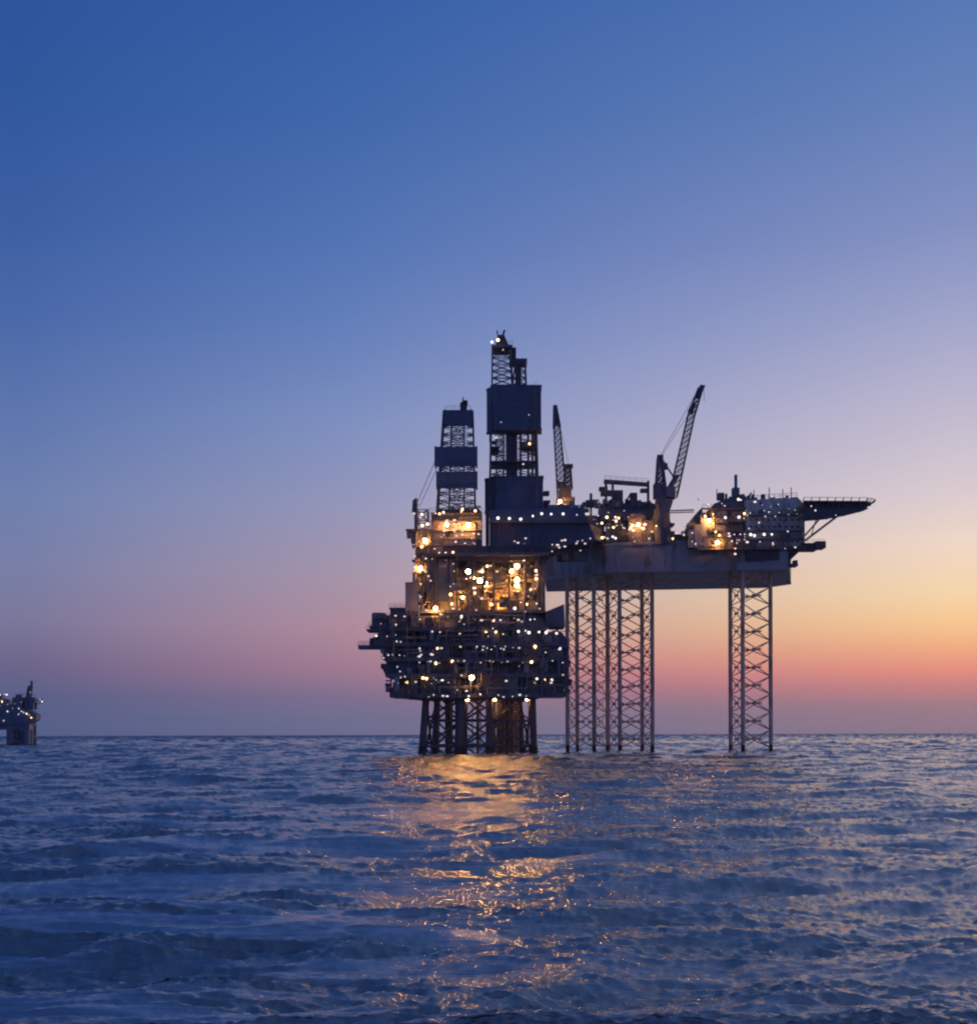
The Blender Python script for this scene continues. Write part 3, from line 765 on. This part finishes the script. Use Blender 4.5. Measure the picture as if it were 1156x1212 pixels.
    # wind walls: octagon-like plan with a lighter chamfer on the left
    def wall(px0, pxc, px1, py0, py1, base=0):
        Y = Yd-2; x0, xc, x1 = WX(px0, Y), WX(pxc, Y), WX(px1, Y); z0, z1 = WZ(py1, 610, Y), WZ(py0, 610, Y)
        w = MB().prism([(x0, Y+5), (xc, Y), (x1, Y), (x1+.2, Y+7), (x0, Y+7)], z0, z1)
        w.prism([(x0-.15, Y+4.9), (xc-.1, Y-.2), (x1+.2, Y-.2), (x1+.4, Y+7.2), (x0-.15, Y+7.2)], z0-.15, z0+.35)
        w.prism([(x0-.15, Y+4.9), (xc-.1, Y-.2), (x1+.2, Y-.2), (x1+.4, Y+7.2), (x0-.15, Y+7.2)], z1-.3, z1+.12)
        for k in range(1, 14):
            xr = xc+(x1-xc)*k/14; w.box(xr-.05, xr+.05, Y-.09, Y, z0+.4, z1-.35)
        for k in (1, 2):
            zr = z0+(z1-z0)*k/3; w.box(xc, x1, Y-.14, Y-.1, zr-.12, zr+.12)
        ww = B(w, 'wind_wall', M_WALL, der); ld = MB(); xl = x1-2.2
        for e in (0, .6): ld.tube((xl+e, Y-.5, z0), (xl+e, Y-.5, z1+1), .06, 4)
        for k in range(int((z1-z0)/.5)): ld.tube((xl, Y-.5, z0+k*.5), (xl+.6, Y-.5, z0+k*.5), .04, 4)
        for zr in (z0+1, z1-1): ld.tube((xl, Y-.5, zr), (xl, Y, zr), .05, 4)
        B(ld, 'ladder', M_PIPE, ww)
        return ww
    wall(577, 587, 641.5, 456, 508); wall(574.5, 588, 643.5, 563.5, 604)
    cm = MB().pbox(583, 608, 408, 411, Yd+3, 9)
    cm.side([(588, 408), (603, 408), (598, 396), (591, 396)], Yd+5, 3).tube(W(596, 398, Yd+6), W(598.5, 390.5, Yd+6), .35, 6).tube(W(591, 400, Yd+6), W(589.5, 391, Yd+6), .22, 5)
    B(MB().pbox(604, 612, 411, 424, Yd+5, 3).pbox(604, 625, 424, 431, Yd+5, 4).pbox(611, 618, 431, 456, Yd+6, 3), 'side_mast', M_DARK, der)
    MB().pbox(604, 612, 411, 424, Yd+5, 3).pbox(604, 625, 426, 431, Yd+5, 4).pbox(611, 618, 431, 456, Yd+6, 3)
    rail(cm, W(583, 408, Yd+3), W(608, 408, Yd+3))
    B(cm, 'crown_block', M_DARK, der)
    sd = MB().pbox(644, 651, 581, 585, Yd+4, 4).pbox(644, 652, 592, 594, Yd+4, 4).pbox(644, 650, 594, 604, Yd+4, 4)
    B(sd, 'side_platform', M_STEEL, der)
    # ---- left crane
    Yk = 478
    def boom(mb, p, q, w0, w1, bays, r=.2):
        p = Vector(p); q = Vector(q); d = (q-p).normalized(); s = d.cross(Vector((0, 1, 0))).normalized(); u = Vector((0, 1, 0))
        def c(o, w): return [o+s*w+u*w, o-s*w+u*w, o-s*w-u*w, o+s*w-u*w]
        lattice(mb, c(p, w0), c(q, w1), bays, r, r*.55)
    cr = B(MB().tube(W(670, 640, Yk), W(670, 598, Yk), 2.0, 12), 'crane', M_STEEL)
    cr['label'] = 'slim pedestal crane with near upright boom'
    B(MB().pbox(660, 681, 588, 598, Yk-3, 6).pbox(663, 677, 577, 588, Yk-2, 5).pbox(661, 668, 570, 577, Yk-2, 3), 'crane_house', M_STEEL, cr)
    mb = MB(); lattice(mb, quad(668, 678, 578, Yk-1, 3), quad(670, 676, 550, Yk-1, 2), 5, .3, .18); mb.pbox(668, 679, 549, 553, Yk-1, 3)
    B(mb, 'gantry', M_STEEL, cr)
    mb = MB(); boom(mb, W(666, 588, Yk), W(660, 506, Yk), 1.6, 1.1, 13); boom(mb, W(660, 506, Yk), W(658, 480, Yk), 1.1, .35, 4, .4)
    mb.side([(657, 480), (660.5, 480), (664.5, 503), (658.5, 503)], Yk-.4, .8)
    B(mb, 'boom', M_STEEL, cr)
    B(MB().tube(W(659, 482, Yk), W(674, 551, Yk), .08, 4).tube(W(658, 481, Yk), W(657.5, 545, Yk), .06, 4), 'cable', M_DARK, cr)
    # ---- right crane
    Yk = 474
    cr = B(MB().tube(W(784, 645, Yk), W(784, 603, Yk), 2.8, 14), 'crane', M_STEEL)
    cr['label'] = 'larger pedestal crane with long boom leaning right'
    B(MB().side([(782, 606), (793, 606), (797, 594), (797, 588), (778, 588), (778, 596)], Yk-3, 5).pbox(775, 788, 572, 589, Yk-2, 4).pbox(789, 800, 576, 590, Yk-3, 3).side([(790, 577), (797, 577), (806, 562), (799, 562)], Yk-2, 3), 'crane_house', M_STEEL, cr)
    mb = MB(); lattice(mb, quad(778, 789, 580, Yk-2, 4), quad(780, 784, 541, Yk-1, 2), 6, .45, .22)
    mb.tube(W(783, 541, Yk), W(800, 568, Yk), .3, 6).pbox(779, 786, 538, 546, Yk-1, 2).pbox(784, 791, 548, 555, Yk-1, 2)
    B(mb, 'gantry', M_STEEL, cr)
    mb = MB(); boom(mb, W(797, 588, Yk), W(819, 492, Yk), 1.45, 1.15, 14, .2); boom(mb, W(819, 492, Yk), W(830, 460, Yk), 1.15, .8, 5, .26)
    mb.side([(815, 486), (820, 476), (825, 478), (820, 490)], Yk-.6, 1.2).side([(824, 470), (830, 455), (836, 456), (834, 461), (829, 471)], Yk-.6, 1.2)
    B(mb, 'boom', M_STEEL, cr)
    B(MB().tube(W(782, 540, Yk), W(829, 458, Yk), .11, 4).tube(W(783, 541, Yk), W(819, 485, Yk), .09, 4).tube(W(834, 460, Yk), W(834.5, 475, Yk), .08, 4), 'cable', M_DARK, cr)
    # ---- deck structures between x 690 and 820
    Ym = 480
    g = MB()
    for px in (717, 725, 767): g.pbox(px, px+2.4, 569, 600, Ym, 2.5)
    g.side([(716, 567), (768, 571), (768, 574.5), (716, 571)], Ym-.3, 3); g.pbox(712, 738, 580, 586, Ym+.5, 3).pbox(726, 738, 586, 598, Ym+.5, 5).pbox(747, 755, 583, 597, Ym+.5, 4).pbox(759, 769, 578, 582, Ym, 3).pbox(710, 720, 576, 580, Ym+1, 3)
    g.tube(W(700, 592, Ym), W(700, 584, Ym), .5, 6).tube(W(700, 615, Ym), W(700, 592, Ym), .4, 6)
    g.tube(W(738, 600, Ym), W(747, 584, Ym), .3, 6)
    rail(g, W(716, 567, Ym), W(768, 571, Ym), 1.3)
    B(g, 'pipe_gantry', M_STEEL)
    B(MB().pbox(712, 792, 596, 616, Ym, 14).pbox(738, 780, 616, 636, Ym+1, 10).pbox(692, 716, 610, 640, Ym+2, 10), 'machinery_house', M_WALL)
    clutter(root, R, 718, 800, 606, 641, Ym-6, 7, 40, rnd, mats=(M_STEEL, M_PIPE, M_PIPE))
    clutter(root, R, 690, 776, 590, 598, Ym+2, 8, 22, rnd)
    clutter(root, R, 792, 822, 628, 642, Ym-5, 5, 12, rnd, mats=(M_STEEL, M_PIPE, M_YEL))
    B(MB().pbox(782, 799, 619, 621.5, Ym-6, 6).tube(W(794, 604.5, Ym), W(822, 603.5, Ym), .25, 5).tube(W(792, 607, Ym), W(822, 606, Ym), .2, 5), 'gangway', M_STEEL)
    # ---- accommodation block
    Ya = 466
    acc = B(MB().side([(883, 592), (944, 588), (953, 597), (953, 646), (883, 648)], Ya, 26), 'accommodation_block', M_ACC)
    fw = MB().side([(826, 652), (826, 620), (831, 612), (846, 596), (860, 590), (883, 590), (883, 652)], Ya+3, 20)
    B(fw, 'forward_house', M_STEEL, acc)
    B(MB().side([(883, 648.2), (953, 646.2), (951, 648.5), (936, 663), (883, 663)], Ya+.5, 25), 'support_module', M_DARK, acc)
    # floors / balconies
    bal = MB()
    for a, b_, py in ((842, 952, 637.5), (858, 950, 628), (886, 945, 609), (832, 884, 601), (846, 884, 617), (826, 950, 649)):
        bal.side([(a, py), (b_, py-.8), (b_, py+.8), (a, py+1.6)], Ya-1.6, 1.55); rail(bal, W(a, py, Ya-1.6), W(b_, py-.8, Ya-1.6), 1.2, 1.8)
    B(bal, 'balcony', M_STEEL, acc)
    wi = MB()
    for px, py in ((901, 596), (905, 604), (911, 604), (920, 598), (923, 607)): wi.pbox(px-1.2, px+1.4, py-1.5, py+1.5, Ya-.25, .2)
    for px in range(888, 950, 7):
        for py in (614, 622, 640): wi.pbox(px, px+2.2, py, py+2.4, Ya-.12, .1)
    B(wi, 'window', M_GLASS, acc)
    rf = MB()
    for k in range(34):
        px = rnd.uniform(846, 944); h = rnd.uniform(1.5, 8); base = 592 if px > 858 else 598
        rf.pbox(px, px+rnd.uniform(1.5, 6), base-h, base+1, Ya+rnd.uniform(2, 16), 2)
    for px, t in ((871.5, 562), (849, 579), (911, 577), (927, 579), (937, 577), (893, 580), (827, 590)): rf.tube(W(px, 592, Ya+6), W(px, t, Ya+6), .55 if t < 570 else .16, 6)
    rf.pbox(868, 876, 577, 590, Ya+5, 3).pbox(851, 858, 583, 591, Ya+4, 3)
    rf.tube(W(883, 592, Ya+2), W(890, 583, Ya+2), .3, 6)
    rail(rf, W(883, 592, Ya), W(944, 588, Ya), 1.4, 1.8, .09)
    B(rf, 'roof_equipment', M_STEEL, acc)
    for k in range(40):
        px = rnd.uniform(822, 950); py = rnd.uniform(600, 652); w_ = rnd.uniform(1, 6)
        if px < 845 and py < 612: continue
        MB().pbox(px, min(952, px+w_), py, py+rnd.uniform(1, 6), Ya-rnd.uniform(.4, 2), 1.2).build('fitting', pick(rnd, M_STEEL), acc, R)
    for k in range(34):
        px = rnd.uniform(700, 812); h = rnd.uniform(2, 9); 
        if 770 < px < 806: continue
        MB().pbox(px, px+rnd.uniform(1, 5), (597 if px < 772 else 632)-h*(.8 if px < 772 else 1), 600 if px < 772 else 642, Ym+rnd.uniform(-3, 5), 2).build('fitting', pick(rnd, M_STEEL), root, R)
    clutter(acc, R, 815, 842, 615, 648, Ya-2, 4, 20, rnd)
    clutter(acc, R, 830, 884, 603, 628, Ya-1, 3.5, 24, rnd, mats=(M_STEEL, M_PIPE, M_YEL))
    clutter(acc, R, 842, 930, 630, 650, Ya-1.4, 2, 26, rnd)
    B(MB().side([(815, 642), (815, 620), (826, 606), (832, 600), (832, 642)], Ya+2, 8), 'stair_house', M_STEEL, acc)
    # ---- helideck, seen nearly edge on
    Yh = 452; cxh = WX(990, Yh+14); rr_ = 14.5
    hk = MB(); n = 8; zc = WZ(600, 990, Yh+12)
    cpts = [(WX(951, Yh), Yh), (WX(1026, Yh+1), Yh+1), (WX(1032, Yh+4), Yh+4), (WX(1031, Yh+8), Yh+8), (WX(1006, Yh+20), Yh+20), (WX(985, Yh+27), Yh+27), (WX(951, Yh+27), Yh+27)]
    hk.prism(cpts, zc-.35, zc+.2)
    hd = B(hk, 'helideck', M_DARK)
    tr = MB()
    for Yq, pe in ((Yh+2, 1027), (Yh+10, 1018), (Yh+18, 1000), (Yh+25, 980)):
        xe = WX(pe, Yq); xs = WX(951, Yq); tr.box(xs, xe, Yq, Yq+.4, zc-2.2, zc-.36)
    for k in range(11):
        px = 953+k*6.6; tr.box(WX(px, Yh), WX(px, Yh)+.4, Yh+1, Yh+(26 if px < 985 else 26-(px-985)*.48), zc-1.9, zc-.37)
    tr.side([(951, 600.5), (1029, 601.5), (1022, 605), (998, 611), (975, 615), (951, 617)], Yh+.8, .3)
    B(tr, 'deck_truss', M_DARK, hd)
    nt_ = MB()
    for k in range(len(cpts)-1):
        a = Vector((*cpts[k], zc+.1)); b_ = Vector((*cpts[k+1], zc+.1)); d = b_-a; o = Vector((d.y, -d.x, 0)).normalized()*1.4+Vector((0, 0, .9))
        nn = max(2, int(d.length/2.6))
        for i in range(nn+1):
            p = a.lerp(b_, i/nn); nt_.tube(p, p+o, .16, 4)
        nt_.tube(a+o, b_+o, .1, 4)
    B(nt_, 'safety_net', M_STEEL, hd)
    for Yq in (Yh+6, Yh+18):
        B(MB().tube(W(953, 640, Yq), W(994, 609, Yq), .42, 6), 'strut', M_LEG, hd); B(MB().tube(W(953, 634, Yq), W(975, 609, Yq), .32, 6), 'strut', M_LEG, hd)
    B(MB().tube(W(966, 616, Yh+6), W(960, 636, Yh+6), .2, 5), 'strut', M_LEG, hd)
    lo = MB().pbox(948, 977, 642.5, 645.5, Ya, 8).pbox(966, 978, 640.5, 648.5, Ya-1, 6).pbox(936, 968, 646, 651, Ya+1, 6).pbox(933, 945, 667, 670, Ya+1, 5).pbox(940, 944.5, 663, 667, Ya+1, 3)
    rail(lo, W(950, 642.5, Ya), W(976, 642.5, Ya), 1.2, 1.6)
    B(lo, 'lifeboat_platform', M_STEEL)
    # ---- lamps
    o4, s4 = (640, 440), 4.327; o5, s5 = (800, 540), 4.624; o1, s1 = (500, 380), 4.66
    def put(lst, o, s, Y, k, par):
        for a, b_ in lst:
            px, py = o[0]+a/s, o[1]+b_/s; lamp(k, W(px, py, Y), par, R)
    put([(450,160),(595,515),(408,640),(440,560),(560,790)], o1, s1, Yd-3, 'w', der)
    put([(392,118)], o1, s1, Yd+1, 'W', der); put([(420,105)], o1, s1, Yd+1, 'o', der); put([(592,680)], o1, s1, Yd-1, 'o', der)
    put([(482,1090),(540,1095),(608,1078),(663,1060),(715,1062),(775,1065),(415,1090)], o1, s1, Yc-2.2, 'W', fl)
    put([(190,732),(243,732),(215,860),(190,880),(205,912),(60,915),(90,890),(130,895),(15,915),(35,930),(10,970)], o4, s4, Yc-2.4, 'w', fl)
    put([(298,738),(352,718),(432,712),(290,780),(282,820),(325,850),(475,850),(560,857),(600,850),(650,857),(427,795),(345,795),(700,825),(730,828),
         (775,822),(775,872),(603,668),(625,632),(530,780),(450,740)], o4, s4, 473, 'w', hull)
    put([(370,845),(385,850),(385,745),(540,785)], o4, s4, 472, 'W', hull)
    put([(385,765),(375,795),(475,790),(615,850),(530,800)], o4, s4, 473, 'o', hull)
    put([(500,785)], o4, s4, 472, 'F', hull); put([(100,660)], o4, s4, 472, 'F', hull); put([(125,690),(90,690)], o4, s4, 472, 'W', hull)
    put([(90,420),(90,470),(205,320),(250,262),(180,262),(340,470),(395,470),(325,540),(325,500),(460,470),(470,262),(485,300),(515,300),(558,268),(570,312),
         (400,395),(380,430),(350,430),(320,430),(620,322),(715,318),(615,412),(435,250),(360,240),(300,440),(530,225),(620,225)], o5, s5, Ya-2.2, 'w', acc)
    put([(410,425),(435,430),(485,430),(525,430),(275,335),(350,330),(345,235)], o5, s5, Ya-2.2, 'W', acc)
    put([(185,355),(230,470)], o5, s5, Ya-2.4, 'F', acc); put([(160,330),(215,415),(375,310),(240,430)], o5, s5, Ya-2.2, 'o', acc)
    for k in range(30): lamp(rnd.choice('wpp'), W(rnd.uniform(822, 946), rnd.uniform(598, 650), Ya-2.2), acc, R)
    for k in range(30): lamp(rnd.choice('wppo'), W(rnd.uniform(690, 815), rnd.uniform(612, 641), 472.5), hull, R)
    for k in range(12): lamp(rnd.choice('wp'), W(rnd.uniform(600, 700), rnd.uniform(636, 652), Yc-2.4), fl, R)
    put([(875,325),(765,300),(745,272)], o5, s5, Yh-5, 'w', hd)
    return root
build_jackup()

# ================================================================== DISTANT PLATFORM (left edge)
def build_far():
    rnd = random.Random(21); Y = 915.0
    R = (WX(10, Y), Y+10, 0)
    root = empty('distant_platform', R, 'small hazy blue platform on thick legs far off at the left horizon', 'oil platform')
    def B(mb, name, m, parent=root): return mb.build(name, m, parent, R)
    for px, r in ((13, 2.3), (33, 2.3), (-30, 2.3), (-48, 2.3)):
        for d in (2, 8): B(MB().tube((WX(px, Y), Y+d, -5), (WX(px, Y), Y+d, WZ(860, px, Y)), r, 12), 'jacket_leg', M_FAR)
    br = MB()
    lattice(br, [(a, b_, -3) for a, b_, c in quad(13, 33, 880, Y+2, 20)], quad(13, 33, 856, Y+2, 20), 2, .6, .5)
    for k in range(11): px = 12+k*2.1; br.tube((WX(px, Y), Y+6+k, -3), (WX(px, Y), Y+6+k, WZ(860, px, Y)), .72, 6)
    B(br, 'conductor', M_FAR)
    dk = B(MB().pbox(-62, 37, 857, 864, Y, 8).side([(-62, 857), (-62, 840), (36, 840), (46, 846), (45, 852), (37, 857)], Y-1, 9), 'deck', M_FAR)
    md = MB().side([(-40, 840), (-40, 828), (12, 828), (12, 834), (30, 838), (32, 840)], Y+1, 7).pbox(17, 44, 825.5, 832, Y+2, 5).pbox(34, 42, 832, 840, Y+2, 4).pbox(-20, 5, 822, 828, Y+3, 5)
    B(md, 'module', M_FAR, dk)
    clutter(dk, R, -30, 44, 820, 840, Y-.5, 8, 30, rnd, mats=(M_FAR, M_FAR, M_FAR))
    cr = MB().tube(W(35, 826, Y+4), W(40, 808, Y+4), .5, 6).tube(W(40, 812, Y+4), W(40, 806, Y+4), .9, 6)
    lattice(cr, quad(33, 38, 826, Y+3, 3), quad(36, 40, 812, Y+4, 2), 3, .3, .2)
    cr.tube(W(44, 830, Y+4), W(53, 827, Y+4), .35, 6).tube(W(44, 834, Y+4), W(52, 831, Y+4), .3, 6)
    B(cr, 'flare_boom', M_FAR, dk)
    for a, b_, k in ((2,823,'W'),(11,822,'W'),(8,822,'w'),(5,831,'o'),(4,830,'w'),(28,831,'w'),(25,839,'W'),(28,842,'W'),(31,843,'w'),(24,845,'w'),(11,842,'W'),(2,836,'w'),(7,853,'W'),
                     (52,831,'W'),(50,828,'w'),(38,820,'w'),(37,847,'w'),(40,849,'o'),(12,834,'w'),(18,838,'w'),(34,845,'o'),(0,826,'o')):
        o = lamp(k, W(a, b_, Y-1.8), dk, R); q = rnd.uniform(.7, 1.25); o.scale = (q, q, q)
    root.location.x -= 1.4
    return root
build_far()

# ================================================================== HAZE
def build_haze():
    m = bpy.data.materials.new('sea_air'); m.use_nodes = True; nt = m.node_tree; nt.nodes.clear()
    o = nt.nodes.new('ShaderNodeOutputMaterial'); v = nt.nodes.new('ShaderNodeVolumePrincipled')
    v.inputs['Color'].default_value = (.75, .82, 1, 1); v.inputs['Density'].default_value = HAZE; v.inputs['Anisotropy'].default_value = .3
    nt.links.new(v.outputs[0], o.inputs['Volume'])
    b = MB().box(-14500, 14500, -14500, 14500, -12, 172).build('haze', m); b['kind'] = 'stuff'
HAZE = 3e-5
build_haze()

# ================================================================== CAMERA / RENDER
cam = bpy.data.cameras.new('camera'); co = bpy.data.objects.new('camera', cam); COL.objects.link(co)
cam.sensor_fit = 'HORIZONTAL'; cam.sensor_width = 36; cam.lens = 36*F/1156
cam.shift_y = (868.75-606)/1156; cam.clip_end = 80000; cam.clip_start = .5
co.location = (0, 0, CAMH); co.rotation_euler = (math.radians(90), math.radians(.173), 0)
SC.camera = co
SC.view_settings.view_transform = 'Standard'; SC.view_settings.look = 'None'; SC.view_settings.exposure = 0; SC.view_settings.gamma = 1
SC.cycles.filter_width = 2.2
SC.cycles.max_bounces = 5; SC.cycles.diffuse_bounces = 2; SC.cycles.glossy_bounces = 3
SC.cycles.use_light_tree = True
